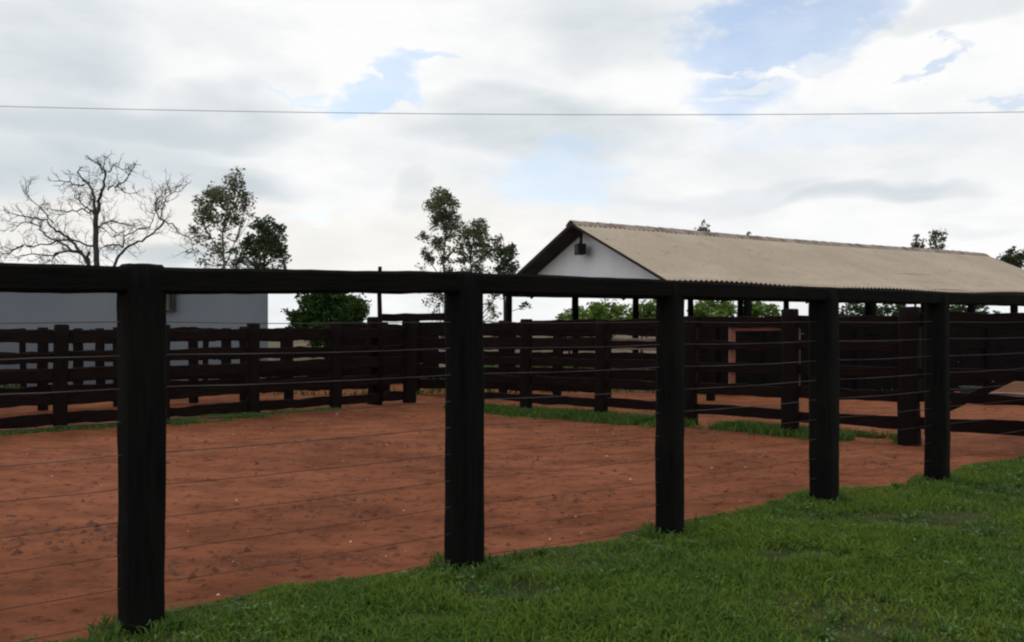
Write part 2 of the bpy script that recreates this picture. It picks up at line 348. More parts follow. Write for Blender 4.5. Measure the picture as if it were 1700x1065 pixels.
# boundary of the grass verge, photo pixels -> ground
vb = [G(*p) for p in [(-20, 1090), (60, 1064), (180, 1045), (270, 1018), (380, 992), (500, 972), (620, 955), (740, 940), (850, 918), (1000, 898), (1137, 866), (1250, 843), (1340, 818), (1400, 812), (1470, 806), (1540, 792), (1600, 774), (1700, 764)]]
vd = (vb[-1] - vb[0]).normalized(); vnrm = Vector((-vd.y, vd.x, 0))
vs_t = np.array([(p - vb[0]).dot(vd) for p in vb]); vs_o = np.array([(p - vb[0]).dot(vnrm) for p in vb])
def verge_dist(x, y):
    """>0 on the grass side (towards the camera), metres"""
    dx = x - vb[0].x; dy = y - vb[0].y; t = dx*vd.x + dy*vd.y; o = dx*vnrm.x + dy*vnrm.y
    return np.interp(t, vs_t, vs_o) - o + .14*vnoise(x, y + 3, .45) + .09*vnoise(x, y, .2) + .05*vnoise(x + 9, y, .08)

# ------------------------------------------------------------------ ground: one sheet to the horizon
nx, ny = 760, 820
u = np.linspace(-1, 1, nx); v = np.linspace(-1, 1, ny)
gx = 0.5 + 2.6 * np.sinh(u * 7.0); gy = 6.5 + 1.8 * np.sinh(v * 7.3)
X, Y = np.meshgrid(gx, gy)
def relief(X, Y):
    near_w = np.clip(1 - (np.abs(Y - 10)) / 22, 0, 1) * np.clip(1 - np.abs(X) / 25, 0, 1)
    r = .05*vnoise(X, Y, 2.3) + .035*vnoise(X + 5, Y, .6) + .022*vnoise(X, Y + 3, .22) + .012*vnoise(X + 2, Y, .10)
    hoof = np.minimum(vnoise(X*1.0 + 11, Y*1.0, .16) + .22, 0) * .10 * np.clip(vnoise(X, Y, 1.7)*3 + .5, 0, 1)
    return (r*.75 + hoof) * near_w
def gz(x, y): return ground_base(x, y) + relief(np.asarray(x, float), np.asarray(y, float)) * np.where(verge_dist(x, y) > 0, .6, 1)
VD = verge_dist(X, Y)
Z = ground_base(X, Y) + relief(X, Y) * np.where(VD > 0, .6, 1)
idx = np.arange(nx*ny).reshape(ny, nx)
faces = np.stack([idx[:-1, :-1], idx[:-1, 1:], idx[1:, 1:], idx[1:, :-1]], -1).reshape(-1, 4)
gnd = np_mesh('ground', np.stack([X, Y, Z], -1).reshape(-1, 3), faces, M_GROUND, smooth=True); gnd['kind'] = 'structure'
ca_ = gnd.data.color_attributes.new('soil', 'FLOAT_COLOR', 'POINT')
soil = np.zeros((nx*ny, 4), np.float32); soil[:, 3] = 1
soil[:, 0] = np.clip(VD.ravel()/.12 + .5, 0, 1)
soil[:, 1] = np.clip((Y.ravel() - 20 + 5*vnoise(X, Y, 6).ravel())/5, 0, 1)
ca_.data.foreach_set('color', soil.ravel())

# ------------------------------------------------------------------ near wire fence
fence = thing('wire_fence', 'tall black post-and-wire fence with a heavy top beam, standing on the edge of the grass', 'fence', near[2])
zt_list = [1.875, 1.865, 1.868, 1.91, 1.895, 1.885, 1.88, 1.885, 1.885, 1.885]
for i, p in enumerate(near):
    b = MB(); wd = [.205, .205, .197, .21, .175, .215, .205, .21, .21, .21][i]
    zt = zt_list[i] + (.010 if i == 2 else -.02)
    b.post((p.x, p.y, 0), zt, wd, wd, rz_near + rnd.uniform(-.1, .1) + .25, lean=(rnd.uniform(-.01, .01), 0), jit=.0028, n=22, m=28, roundness=4.5)
    b.build('post', M_NEARPOST, fence, True)
nrm_near = Vector((d_near.y, -d_near.x, 0))           # towards the camera
for i in range(len(near) - 1):                     # beams butt end to end over the posts
    b = MB(); a, c = near[i] + nrm_near*.02, near[i+1] + nrm_near*.02
    zt0, zt1 = zt_list[i] - .0, zt_list[i+1] - .0
    hh = .135 if i < 4 else .125
    b.board(a + Vector((0, 0, zt0 - hh/2 + .008)) + d_near*.004, c + Vector((0, 0, zt1 - hh/2 + .008)) - d_near*.004, hh, .15, jit=.0020, seg=22)
    b.build('top_rail', M_NEARRAIL, fence)
for k in range(10):
    z = 1.597 - .1715*k; b = MB(); pts = []
    for i in range(len(near) - 1):
        a, c = near[i], near[i+1]
        for q in range(8):
            t = q/8; s = 4*t*(1-t)
            pts.append(a.lerp(c, t) + Vector((0, 0, z - s*.010 + rnd.gauss(0, .0012))))
    pts.append(near[-1] + Vector((0, 0, z)))
    b.tube(pts, .0025 if k < 5 else .0021, 5); b.build('wire', M_WIRE if k < 5 else M_RUSTWIRE, fence, True)

# ------------------------------------------------------------------ board fences
def board_fence(root, posts, tops, levels, wpost=.2, rail_side=None, thick=.05, mats=(M_POST, M_RAIL), skip=(), pale=(), railpart='rail'):
    """posts: ground points; levels: function k -> list of (zlo, zhi) at post k"""
    rz = math.atan2(posts[-1].y - posts[0].y, posts[-1].x - posts[0].x)
    for k, p in enumerate(posts):
        z0 = float(gz(p.x, p.y)); b = MB(); wd = wpost[k] if isinstance(wpost, (list, tuple)) else wpost
        b.post((p.x, p.y, z0), tops[k], wd, wd*.9, rz + rnd.uniform(-.15, .15), jit=.009, n=10, m=14, lean=(rnd.uniform(-.015, .015), rnd.uniform(-.01, .01)))
        b.build('post', mats[0], root, True)
    dv = (posts[-1] - posts[0]).normalized(); nv = Vector((dv.y, -dv.x, 0)) * (rail_side or 1)
    for k in range(len(posts) - 1):
        for j in range(len(levels(k))):
            if (k, j) in skip: continue
            lo0, hi0 = levels(k)[j]; lo1, hi1 = levels(k+1)[j]
            a, c = posts[k], posts[k+1]; o = nv*(-.02)
            dz0, dz1 = rnd.uniform(-.018, .018), rnd.uniform(-.018, .018)
            b = MB(); dvk = (c - a).normalized()
            b.board(a + o + dvk*.03 + Vector((0, 0, (lo0+hi0)/2 + dz0)), c + o - dvk*.03 + Vector((0, 0, (lo1+hi1)/2 + dz1)), ((hi0-lo0)+(hi1-lo1))/2, thick, jit=.008, seg=9)
            b.build(railpart, M_PALEBOARD if (k, j) in pale else mats[1], root, label='pale unpainted board' if (k, j) in pale else None)

# B: back-left run
dB = Vector((1.17, 1.09, 0))
Bpts = [G(101, 713), G(270, 702), G(421, 688), G(557, 677.5)]
Bc = G(679, 668)
stepB = (Bpts[1] - Bpts[0])
Bpts = [Bpts[0] - stepB*3, Bpts[0] - stepB*2, Bpts[0] - stepB] + Bpts + [Bc]
LB = [(1.275, 1.462), (1.005, 1.155), (.72, .905), (.38, .565), (.07, .235)]
fB = thing('board_fence', 'dark plank fence closing the back left side of the red dirt pen', 'fence', Bpts[3])
board_fence(fB, Bpts, [1.55, 1.55, 1.54, 1.535, 1.53, 1.552, 1.56, 1.585], lambda k: LB, [.2, .2, .2, .185, .2, .2, .2, .25])
# C: right run, corner to the near fence
Cpts = [Vector((-1.0, 15.85, 0)), G(873, 683), G(998, 692), G(1145, 705), G(1312, 720), G(1510, 737)]
Cpts += [Vector((6.40, 9.98, 0))]
LC0 = [(1.40, 1.56), (1.12, 1.26), (.80, .95), (.47, .62), (.14, .28)]
LC1 = [(1.53, 1.70), (1.20, 1.33), (.87, 1.0), (.54, .69), (.19, .35)]
def LC(k):
    t = min(1, k/5); return [(a[0]*(1-t) + b[0]*t, a[1]*(1-t) + b[1]*t) for a, b in zip(LC0, LC1)]
fC = thing('board_fence', 'dark plank fence with a diagonal brace closing the back right side of the pen', 'fence', Cpts[3])
board_fence(fC, Cpts, [1.58, 1.62, 1.61, 1.66, 1.757, 1.77, 1.77], LC, [.2, .2, .22, .22, .23, .26, .2], skip={(5, 1)})
b = MB(); b.board(Vector((5.40, 10.78, .42)), Vector((6.13, 10.2, .95)), .10, .05); b.build('brace', M_RAIL, fC)

# D, E: alley fences behind the left run
def simple_run(name_label, pxs, dep, tops, levels, wp, side=1, mats=(M_POST, M_RAIL), skip=(), pale=()):
    pts = [Vector(((px - CX)/F*d, d, 0)) for px, d in zip(pxs, dep)]
    t = thing('board_fence', name_label, 'fence', pts[0])
    board_fence(t, pts, tops, levels, wp, mats=mats, skip=skip, pale=pale); return t, pts
LD = [(1.22, 1.45), (.90, 1.05), (.49, .74), (.14, .44)]
simple_run('dark plank fence across the alley just behind the back left pen fence', [-340, -190, -60, 72, 197, 321, 405, 479, 560, 640], [12.2, 13.1, 14.1, 15.1, 15.75, 16.5, 16.9, 17.2, 17.8, 18.4],
           [1.47]*10, lambda k: LD, .17)
LE = [(1.12, 1.40), (.70, .90), (.26, .52)]
simple_run('farthest dark plank fence of narrow posts at left, nearest the grey-white wall', [-300, -120, 39, 130, 167, 341, 376, 470, 545, 640, 725], [18.5, 18.8, 19, 19.1, 19.2, 19.6, 19.8, 20.3, 20.8, 21.4, 22],
           [1.42]*11, lambda k: LE, [.14, .14, .13, .2, .2, .12, .22, .14, .14, .14, .14])
# inner runs behind the corner and the middle
LG = [(1.30, 1.57), (1.0, 1.24), (.66, .93), (.36, .60), (.10, .30)]
simple_run('dark plank fence of the inner pen seen in the gaps right of the pen corner', [690, 760, 835, 925, 1008, 1100, 1180], [18.6, 18.4, 18.2, 17.9, 17.6, 17.2, 16.9],
           [1.60]*7, lambda k: LG, .18, pale={(4, 1)}, skip={(5, 4), (4, 4)})
LH = [(1.20, 1.52), (.84, 1.12), (.46, .74), (.12, .35)]
simple_run('dark plank fence furthest behind the pen corner, in front of the gum trees', [560, 640, 715, 770, 850, 930, 1000], [23, 23, 22.8, 22.4, 22.0, 21.6, 21.2],
           [1.56]*7, lambda k: LH, .16)
# solid cattle chute along the shed
dS = Vector((.845, .535, 0))
S0 = line_at((4.3, 18.6), (dS.x, dS.y), 1600)
chute = thing('cattle_chute', 'solid black plank cattle chute along the open side of the shed', 'chute', S0)
cp = [S0 + dS*2.3*k for k in range(5)]
for k, p in enumerate(cp):
    b = MB(); b.post((p.x, p.y, 0), 1.68, .2, .18, .56, jit=.008, n=8, m=12); b.build('post', M_BLACK, chute, True)
nS = Vector((dS.y, -dS.x, 0))
for k in range(len(cp)-1):
    z = .16
    for j in range(5):
        h = [.26, .27, .26, .28, .27][j]
        b = MB(); b.board(cp[k] + nS*.03 + dS*.02 + Vector((0, 0, z + h/2)), cp[k+1] + nS*.03 - dS*.02 + Vector((0, 0, z + h/2 + rnd.uniform(-.01, .01))), h, .05, jit=.005, seg=6)
        z += h + [.02, .025, .02, .03, 0][j] + rnd.uniform(0, .01)
        b.build('plank', M_BLACK, chute)
# inner pen on the right, between the pen fence and the chute
LI = [(1.30, 1.66), (.99, 1.33), (.68, 1.02), (.36, .71), (.05, .40)]
simple_run('nearly solid black plank fence just in front of the shed eaves', [1125, 1200, 1275, 1350, 1425, 1500, 1575, 1640, 1715, 1800], [18.9, 18.8, 18.7, 18.6, 18.5, 18.5, 18.6, 18.8, 19.0, 19.2],
           [1.70, 1.68, 1.71, 1.69, 1.7, 1.7, 1.68, 1.7, 1.69, 1.7], lambda k: LI, .18, mats=(M_BLACK, M_BLACK), skip={(7, 4), (8, 4)})
# gate frame and raised beam near the corner
gp = Vector(((622-CX)/F*16.3, 16.3, 0))
rt = thing('gate_post', 'stout dark gate post with a thin pole strapped to it, left of the pen corner', 'post', gp)
b = MB(); b.post((gp.x, gp.y, 0), 1.665, .26, .22, .7, jit=.009, n=10, m=14); b.build('post', M_POST, rt, True)
b = MB(); q = Vector(((630.5-CX)/F*16.1, 16.1, 0)); b.tube([q + Vector((0, 0, 0)), q + Vector((.01, 0, 1.4)), q + Vector((-.008, 0, 2.1)), q + Vector((.004, 0, 2.64))], [.05, .048, .043, .036], 8); b.build('pole', M_POST, rt, True)
bt = thing('raised_beam', 'short raised dark beam between the gate post and the post at the pen corner', 'beam', (gp.x + .3, gp.y, 1.65))
b = MB(); b.board(P(636, 527, 16.35), P(772, 525, 15.9), .15, .1, jit=.007); b.build('beam', M_POST, bt)
e = P(775, 525, 15.85); b = MB(); b.post((e.x, e.y, 0), 1.78, .17, .16, .3, jit=.008, n=9, m=12); b.build('post', M_POST, bt, True)
# faded red frame
RF = thing('red_frame', 'faded red timber frame hung on the far side of the right pen fence', 'frame', P(1216, 560, 14))
dCv = (Cpts[4] - Cpts[3]).normalized(); nC = Vector((dCv.y, -dCv.x, 0)); q0 = Cpts[3] - nC*.10     # hung on the far face of the fence boards
fa, fb = line_at((q0.x, q0.y), (dCv.x, dCv.y), 1215), line_at((q0.x, q0.y), (dCv.x, dCv.y), 1325)
zA, zB = EYE + (HY - 541)/F*fa.y, EYE + (HY - 540)/F*fb.y; rzC = math.atan2(dCv.y, dCv.x)
RF.location = (fa.x, fa.y, .55)
b = MB(); b.board(fa + Vector((0, 0, .56)), fa + Vector((0, 0, zA)), .05, .095, jit=.0015, seg=6); b.build('upright', M_REDPAINT, RF, label='faded red upright')
b = MB(); b.board(fb + Vector((0, 0, .56)), fb + Vector((0, 0, zB)), .05, .05, jit=.0015, seg=6); b.build('upright', M_PALEBOARD, RF, label='grey upright')
b = MB(); b.board(fa + dCv*.05 + Vector((0, 0, zA - .035)), fb - dCv*.03 + Vector((0, 0, zB - .035)), .07, .05, jit=.0015); b.build('crossbar', M_REDPAINT, RF)
b = MB(); b.board(fa + dCv*.05 + Vector((0, 0, .60)), fb - dCv*.03 + Vector((0, 0, .60)), .06, .045, jit=.0015); b.build('crossbar', M_RAIL, RF)
# pale pipe and drum at the right
pp = thing('metal_pipe', 'pale straight metal pipe resting along the fence boards at far right', 'pipe', P(1660, 652, 10.6))
b = MB(); b.tube([P(1624, 652, 10.75), P(1660, 653, 10.45), P(1700, 654.5, 10.2), P(1722, 655, 10.05)], .017, 8); b.build('pipe', M_PIPE, pp, True)
dr = G(1612, 650); dr = Vector(((1612-CX)/F*17.4, 17.4, 0))
dt = thing('feed_tub', 'squat grey-green feed tub in the yard behind the right post', 'tub', dr)
b = MB(); segs = 20; rr = [(.18, 0), (.205, .16), (.215, .22), (.225, .225), (.225, .25), (.205, .25), (.18, .08), (.02, .07)]
vs = [(dr.x + r*math.cos(2*math.pi*j/segs), dr.y + r*math.sin(2*math.pi*j/segs), z) for r, z in rr for j in range(segs)]
b.add(vs, [(i*segs+j, i*segs+(j+1) % segs, (i+1)*segs+(j+1) % segs, (i+1)*segs+j) for i in range(len(rr)-1) for j in range(segs)]); b.build('tub', M_DRUM, dt, True)

# ------------------------------------------------------------------ open shed
dG = Vector((dS.y, -dS.x, 0))                         # across the building, towards the viewer's right
apex = Vector((.07*23.25, 23.25, 0)); HWID = 3.847; ZR, ZE = 4.30, 2.55; LEN = 20.9
shed = thing('open_shed', 'long open cattle shed with a beige corrugated gable roof and white gable end', 'shed', apex)
def sp_(t, s, z): return apex + dS*t + dG*s + Vector((0, 0, z))
def roof_sheet(sign):
    pitch, per = .177, 8; n = int(LEN/pitch*per); rows = 9
    ts = np.linspace(0, LEN, n + 1); wv = .019*np.sin(2*np.pi*ts/pitch)
    ss = np.linspace(.02, 1, rows)
    V = []
    for lay, dz in ((0, 0.0), (1, -.012)):
        for r in ss:
            sag = .03*np.sin(ts*.9) * r + .02*np.sin(ts*.37 + 1)
            z = ZR - (ZR-ZE)*r + wv + dz + sag
            over = .0
            x = apex.x + dS.x*ts + dG.x*sign*HWID*r; y = apex.y + dS.y*ts + dG.y*sign*HWID*r
            V.append(np.stack([x, y, z], -1))
    V = np.array(V); V = V.reshape(-1, 3); m = n + 1
    I = np.arange(2*rows*m).reshape(2, rows, m); F_ = []
    for lay in (0, 1):
        q = np.stack([I[lay, :-1, :-1], I[lay, :-1, 1:], I[lay, 1:, 1:], I[lay, 1:, :-1]], -1).reshape(-1, 4)
        F_.append(q if lay else q[:, ::-1])
    for rrow in (0, rows-1): F_.append(np.stack([I[0, rrow, :-1], I[0, rrow, 1:], I[1, rrow, 1:], I[1, rrow, :-1]], -1))
    for cc in (0, m-1): F_.append(np.stack([I[0, :-1, cc], I[0, 1:, cc], I[1, 1:, cc], I[1, :-1, cc]], -1))
    o = np_mesh('roof', V, np.concatenate(F_), M_ROOF, shed, True); return o
roof_sheet(1); roof_sheet(-1)
b = MB(); n = 45                                       # overlapping ridge caps
for i in range(n):
    t0 = LEN*i/n - .03; t1 = LEN*(i+1)/n + .03; l0, l1 = rnd.uniform(.0, .012), rnd.uniform(.012, .028)
    pr = [(-.22, -.10), (-.10, .0), (0, .045), (.10, .0), (.22, -.10)]
    sg = .02*math.sin((t0)*.37 + 1)
    vs = [sp_(t0, s, ZR + z + l1 + sg) for s, z in pr] + [sp_(t1, s, ZR + z + l0 + sg) for s, z in pr] + [sp_(t0, s, ZR + z + l1 - .012 + sg) for s, z in pr] + [sp_(t1, s, ZR + z + l0 - .012 + sg) for s, z in pr]
    fs = [(j, j+1, 6+j, 5+j) for j in range(4)] + [(15+j, 16+j, 11+j, 10+j) for j in range(4)] + [(10+j, 11+j, 1+j, j) for j in range(4)] + [(5+j, 6+j, 16+j, 15+j) for j in range(4)]
    b.add(vs, fs)
b.build('ridge_cap', M_RIDGE, shed)
OV = .62
def slope_z(s, drop): return ZR - (ZR-ZE)*abs(s)/HWID - drop
for t in (OV, LEN - OV):                               # gable walls, 0.15 thick
    b = MB(); w_ = 3.60; zb = 2.42
    for_pts = [(-w_, zb), (w_, zb), (w_, slope_z(w_, .10)), (0, slope_z(0, .10)), (-w_, slope_z(w_, .10))]
    vs = [sp_(t, s, z) for s, z in for_pts] + [sp_(t + .15, s, z) for s, z in for_pts]
    b.add(vs, [(0, 1, 2, 3, 4), (9, 8, 7, 6, 5)] + [(i, i+5, (i+1) % 5 + 5, (i+1) % 5) for i in range(5)])
    b.build('gable_wall', M_GABLE, shed)
for sgn in (-1, 1):                                    # rafters / purlins under the overhang
    for i in range(7):
        s = sgn*(.12 + i*(HWID-.3)/6); b = MB(); dz = -.095
        z = slope_z(s, .085)
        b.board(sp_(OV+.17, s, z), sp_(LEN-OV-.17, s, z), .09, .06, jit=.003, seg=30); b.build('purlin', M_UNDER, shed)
    for t_ in (.05, 1.2, 5, 9.8, 14.6, 18.9):
        if t_ < .1: continue
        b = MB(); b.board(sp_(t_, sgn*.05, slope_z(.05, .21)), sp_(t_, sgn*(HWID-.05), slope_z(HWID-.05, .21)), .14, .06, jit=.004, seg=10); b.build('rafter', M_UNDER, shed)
    b = MB(); z_ = lambda s, dz: slope_z(s, dz)         # dark sheet added to paint in the shade under the gable overhang
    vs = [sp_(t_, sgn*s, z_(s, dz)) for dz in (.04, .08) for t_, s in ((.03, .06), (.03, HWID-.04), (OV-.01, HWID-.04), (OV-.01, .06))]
    b.add(vs, [(0, 1, 2, 3), (7, 6, 5, 4), (0, 4, 5, 1), (1, 5, 6, 2), (2, 6, 7, 3), (3, 7, 4, 0)]); b.build('shade_sheet', M_UNDER, shed)
    b = MB(); b.board(sp_(.1, sgn*3.7, 2.43), sp_(LEN-.4, sgn*3.7, 2.43), .13, .14, jit=.004, seg=40); b.build('eave_beam', M_BLACK, shed)
for t_ in (.95, 5.5, 10.7, 15.9, 19.6):
    b = MB(); b.board(sp_(t_, -3.6, 2.42), sp_(t_, 3.6, 2.42), .13, .12, jit=.004, seg=12); b.build('tie_beam', M_BLACK, shed)
for s_ in (-3.7, 3.7):
    for k in range(8):
        p = sp_(.3 + 2.6*k, s_, 0); z0 = float(gz(p.x, p.y))
        b = MB(); b.post((p.x, p.y, z0), 2.36, .2, .2, .56, jit=.006, n=8, m=12); b.build('column', M_BLACK, shed, True)
# flood light under the gable peak
fl = sp_(.35, -.01, 3.65); lt = thing('floodlight', 'black floodlight hanging on an arm under the white gable peak', 'floodlight', fl)
b = MB(); b.tube([fl + Vector((0, 0, .50)), fl + Vector((0, 0, .10))], .04, 8); b.build('arm', M_LAMP, lt, True)
b = MB(); c = fl + Vector((-.02, 0, -.06)); rzl = math.atan2(dG.y, dG.x)
b.box(c, (.40, .22, .29), rzl - .35); b.box(c + Vector((0, 0, .15)), (.12, .10, .05), rzl - .35); b.build('housing', M_LAMP, lt)
fwd = Vector((math.sin(rzl - .35), -math.cos(rzl - .35), 0)); b = MB(); b.box(c + fwd*.114, (.30, .014, .20), rzl - .35); b.build('lens', M_LENS, lt)

# ------------------------------------------------------------------ grey-white building at left
D0 = 22.0; xr = (445 - CX)/F*D0; zt = EYE + (HY - 445)/F*D0; TH = math.radians(17.5)
bo = Vector((xr, D0, 0)); bu = Vector((-math.cos(TH), -math.sin(TH), 0)); bv = Vector((-math.sin(TH), math.cos(TH), 0))   # along the wall to the left / into the building
def bp(a, c, z): return bo + bu*a + bv*c + Vector((0, 0, z))
bl = thing('plain_building', 'long plain grey-white building behind the corral at left', 'building', bp(8, 0, 0))
def slab(b, prof, a0, a1, dz):
    n = len(prof); vs = [bp(a, c, z) for a in (a0, a1) for c, z in prof] + [bp(a, c, z - dz) for a in (a0, a1) for c, z in prof]
    fs = [(k, n+k, n+k+1, k+1) for k in range(n-1)] + [(2*n+k, 2*n+k+1, 3*n+k+1, 3*n+k) for k in range(n-1)]
    fs += [(0, 2*n, 3*n, n), (n-1, 2*n-1, 4*n-1, 3*n-1)] + [(k, k+1, 2*n+k+1, 2*n+k) for k in range(n-1)] + [(n+k, 3*n+k, 3*n+k+1, n+k+1) for k in range(n-1)]
    return b.add(vs, fs)
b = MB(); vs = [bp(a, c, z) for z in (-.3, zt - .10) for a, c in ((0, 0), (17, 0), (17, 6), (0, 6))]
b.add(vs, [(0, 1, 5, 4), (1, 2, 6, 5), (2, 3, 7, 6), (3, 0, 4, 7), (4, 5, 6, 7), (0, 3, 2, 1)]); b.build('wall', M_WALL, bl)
slab(MB(), [(-.22, zt - .04), (3, zt + .16), (6.22, zt - .04)], -.02, 17.3, .05).build('roof', M_WROOF, bl)
kx = (283 - CX)/F; ta = (kx*D0 - xr)/(bu.x - kx*bu.y)
bz_ = EYE + (HY - 497)/F*(D0 + bu.y*ta)
b = MB(); b.box(bp(ta, -.09, bz_), (.30, .17, .56), TH); mb_ = b.build('meter_box', M_BOX, bl)
b = MB(); b.box(bp(ta - .03, -.19, bz_), (.05, .02, .50), TH); b.box(bp(ta - .11, -.19, bz_), (.03, .02, .50), TH); b.build('trim', M_LAMP, mb_)

# ------------------------------------------------------------------ trees
def leaves(centres, radii, counts, size, mat, name, parent, up=.3, elong=1.6, hollow=.0, flat=.8):
    V = []
    for c, r, n in zip(centres, radii, counts):
        d = rng.normal(size=(n, 3)); d /= np.linalg.norm(d, axis=1)[:, None]
        rr = (hollow + (1-hollow)*rng.random(n)**.55)
        p = np.array(c) + d*rr[:, None]*np.array([r, r, r*flat])
        a = rng.normal(size=(n, 3)); a[:, 2] *= .7; a /= np.linalg.norm(a, axis=1)[:, None]
        q = np.cross(a, rng.normal(size=(n, 3))); q /= np.linalg.norm(q, axis=1)[:, None]
        s = size*(.6 + .8*rng.random(n))[:, None]; a = a*s*elong*.5; q = q*s*.5
        V.append(np.stack([p - a, p + q*.8, p + a, p - q*.8], 1).reshape(-1, 3))
    V = np.concatenate(V); F_ = np.arange(len(V)).reshape(-1, 4); return np_mesh(name, V, F_, mat, parent)

def blob_tree(root, depth, blobs, stems, leafmat, barkmat, size, dens, spread=.45, sub=5, grow=1.0):
    """blobs: (px, py, rpx, density) clumps of foliage, each split into smaller offset clumps; stems: polylines in px with radius px"""
    s = depth/F; C_, R_, N_ = [], [], []
    for px, py, r, dn in blobs:
        R = r*s*1.28*grow; yoff = rnd.uniform(-1, 1)*spread*R*1.5
        for _ in range(sub + 1):
            c = P(px, py, depth) + Vector((rnd.gauss(0, .42)*R, yoff + rnd.gauss(0, .6)*R, rnd.gauss(0, .42)*R)); k = rnd.uniform(.36, .88)
            C_.append(c); R_.append(R*k); N_.append(max(4, int(2.9*dens*dn*(R*k)**2/size**2)))
        C_.append(P(px, py, depth) + Vector((0, yoff, 0))); R_.append(R*1.12); N_.append(int(1.3*dens*min(dn, 1.3)*R**2/size**2))
    leaves(C_, R_, N_, size, leafmat, 'crown', root)
    b = MB()
    for st, r0, r1 in stems:
        pts = [P(px, py, depth) + Vector((0, rnd.uniform(-.2, .2), 0)) for px, py in st]
        n = len(pts); b.tube(pts, [(r0 + (r1-r0)*i/(n-1))*s for i in range(n)], 7)
    # little limbs to the clumps
    tr = [P(px, py, depth) for st, _, _ in stems for px, py in st]
    for c in C_:
        k = min(tr, key=lambda q: (q - c).length + (0 if q.z < c.z else 3)); mid = k.lerp(c, .55) + Vector((0, 0, -.12))
        b.tube([k, mid, c], [.022*depth/45*1.3, .016, .008], 4, False)
    b.build('trunk', barkmat, root, True)

def base_at(px, depth): p = P(px, HY, depth); p.z = float(ground_base(p.x, depth)); return p
D = 50
def pyg(px, depth): return HY + (EYE - float(ground_base(0, depth)))*F/depth + 3
t = thing('gum_tree', 'tall thin airy gum tree with a rounded top, left of the darker tree', 'tree', base_at(374, D))
blob_tree(t, D, [(392, 304, 13, 1.1), (372, 318, 18, 1.5), (355, 330, 14, 1.3), (400, 322, 13, 1.0), (412, 328, 9, .8), (345, 350, 15, 1.2), (382, 345, 17, 1.0), (410, 350, 11, .7), (340, 372, 13, .8), (362, 370, 15, .7), (392, 368, 12, .8), (336, 396, 12, .6), (352, 404, 12, .5), (380, 392, 12, .4), (372, 415, 14, .4), (338, 425, 13, .6), (400, 405, 10, .4), (360, 432, 12, .4), (395, 440, 10, .5)],
          [([(376, pyg(376, D)), (375, 470), (371, 420), (368, 385), (376, 350), (388, 318)], 2.6, .7), ([(371, 425), (352, 395), (344, 360)], 1.4, .5), ([(374, 440), (392, 400), (404, 350)], 1.3, .4)],
          M_EUCA, M_PALEBARK, .12, 1.05, grow=1.08)
D = 46
t = thing('leafy_tree', 'small dark dense tree right of the airy gum tree, above the fence beam', 'tree', base_at(440, D))
blob_tree(t, D, [(437, 385, 18, 1.7), (455, 400, 18, 1.7), (425, 405, 17, 1.6), (445, 370, 11, 1.2), (430, 372, 9, 1.1), (462, 378, 9, 1.0), (412, 420, 15, 1.4), (440, 420, 17, 1.4), (464, 420, 13, 1.5), (405, 436, 10, 1.0), (430, 440, 12, .9), (462, 440, 12, 1.2)],
          [([(442, pyg(442, D)), (441, 480), (438, 440), (440, 400)], 3, 1.3), ([(440, 450), (425, 420)], 1.6, .8), ([(440, 445), (457, 415)], 1.6, .8)], M_DARKLEAF, M_BARK, .12, 1.5)
D = 55
t = thing('gum_tree', 'tallest of the three gum trees left of the shed roof', 'tree', base_at(738, D))
blob_tree(t, D, [(737, 324, 7, 1.5), (748, 326, 5, 1.3), (735, 336, 13, 1.7), (752, 340, 8, 1.2), (727, 350, 13, 1.7), (742, 352, 12, 1.7), (756, 362, 9, 1.3), (718, 366, 8, 1.1), (742, 374, 9, 1.2), (760, 378, 6, .9), (706, 393, 7, 1.5), (722, 402, 9, .9), (745, 388, 9, 1.2), (704, 416, 7, .9), (712, 428, 7, 1.5), (730, 405, 9, .7), (736, 432, 8, .8), (748, 415, 8, .5), (700, 440, 6, .4), (742, 448, 9, 1.1), (715, 495, 9, .6), (728, 508, 9, .5), (740, 490, 9, .8), (735, 470, 10, .7), (705, 470, 9, .4)],
          [([(738, pyg(738, D)), (739, 490), (736, 430), (741, 380), (738, 335)], 2.6, .6), ([(737, 440), (722, 405), (712, 395)], 1.0, .4), ([(738, 470), (718, 440), (710, 425)], 1.0, .4)], M_EUCA, M_BARK, .12, 1.25, grow=1.22)
t = thing('gum_tree', 'middle of the three gum trees left of the shed roof, shorter and fuller', 'tree', base_at(783, 53)); D = 53
blob_tree(t, D, [(795, 372, 8, 1.1), (783, 382, 13, 1.5), (797, 388, 10, 1.4), (776, 398, 12, 1.5), (798, 400, 10, 1.3), (768, 412, 9, 1.3), (790, 410, 9, .7), (805, 415, 10, 1.3), (768, 428, 8, 1.2), (785, 432, 9, .5), (800, 430, 8, .7), (778, 448, 10, .9), (795, 450, 9, .8), (770, 460, 9, .7), (815, 505, 9, .6), (824, 490, 8, .7), (820, 520, 8, .5)],
          [([(785, pyg(785, D)), (783, 480), (781, 430), (788, 385)], 2.3, .6), ([(783, 470), (800, 430), (803, 410)], 1.0, .4), ([(785, 540), (810, 510), (822, 490)], .9, .4)], M_EUCA, M_BARK, .12, 1.25, grow=1.22)
t = thing('leafy_tree', 'lowest dark bushy tree of the clump, touching the left edge of the shed roof', 'tree', base_at(836, 50)); D = 50
blob_tree(t, D, [(822, 402, 8, 1.0), (838, 415, 10, 1.6), (848, 418, 9, 1.6), (830, 425, 12, 1.7), (845, 432, 11, 1.7), (815, 412, 8, 1.1), (850, 442, 9, 1.2), (828, 445, 9, 1.0), (842, 455, 9, .8), (815, 460, 8, .5), (872, 508, 6, .8)],
          [([(838, pyg(838, D)), (837, 480), (836, 440), (840, 420)], 2.1, .8), ([(838, 520), (862, 512), (872, 508)], .7, .3)], M_DARKLEAF, M_BARK, .12, 1.3, grow=1.12)
D = 34
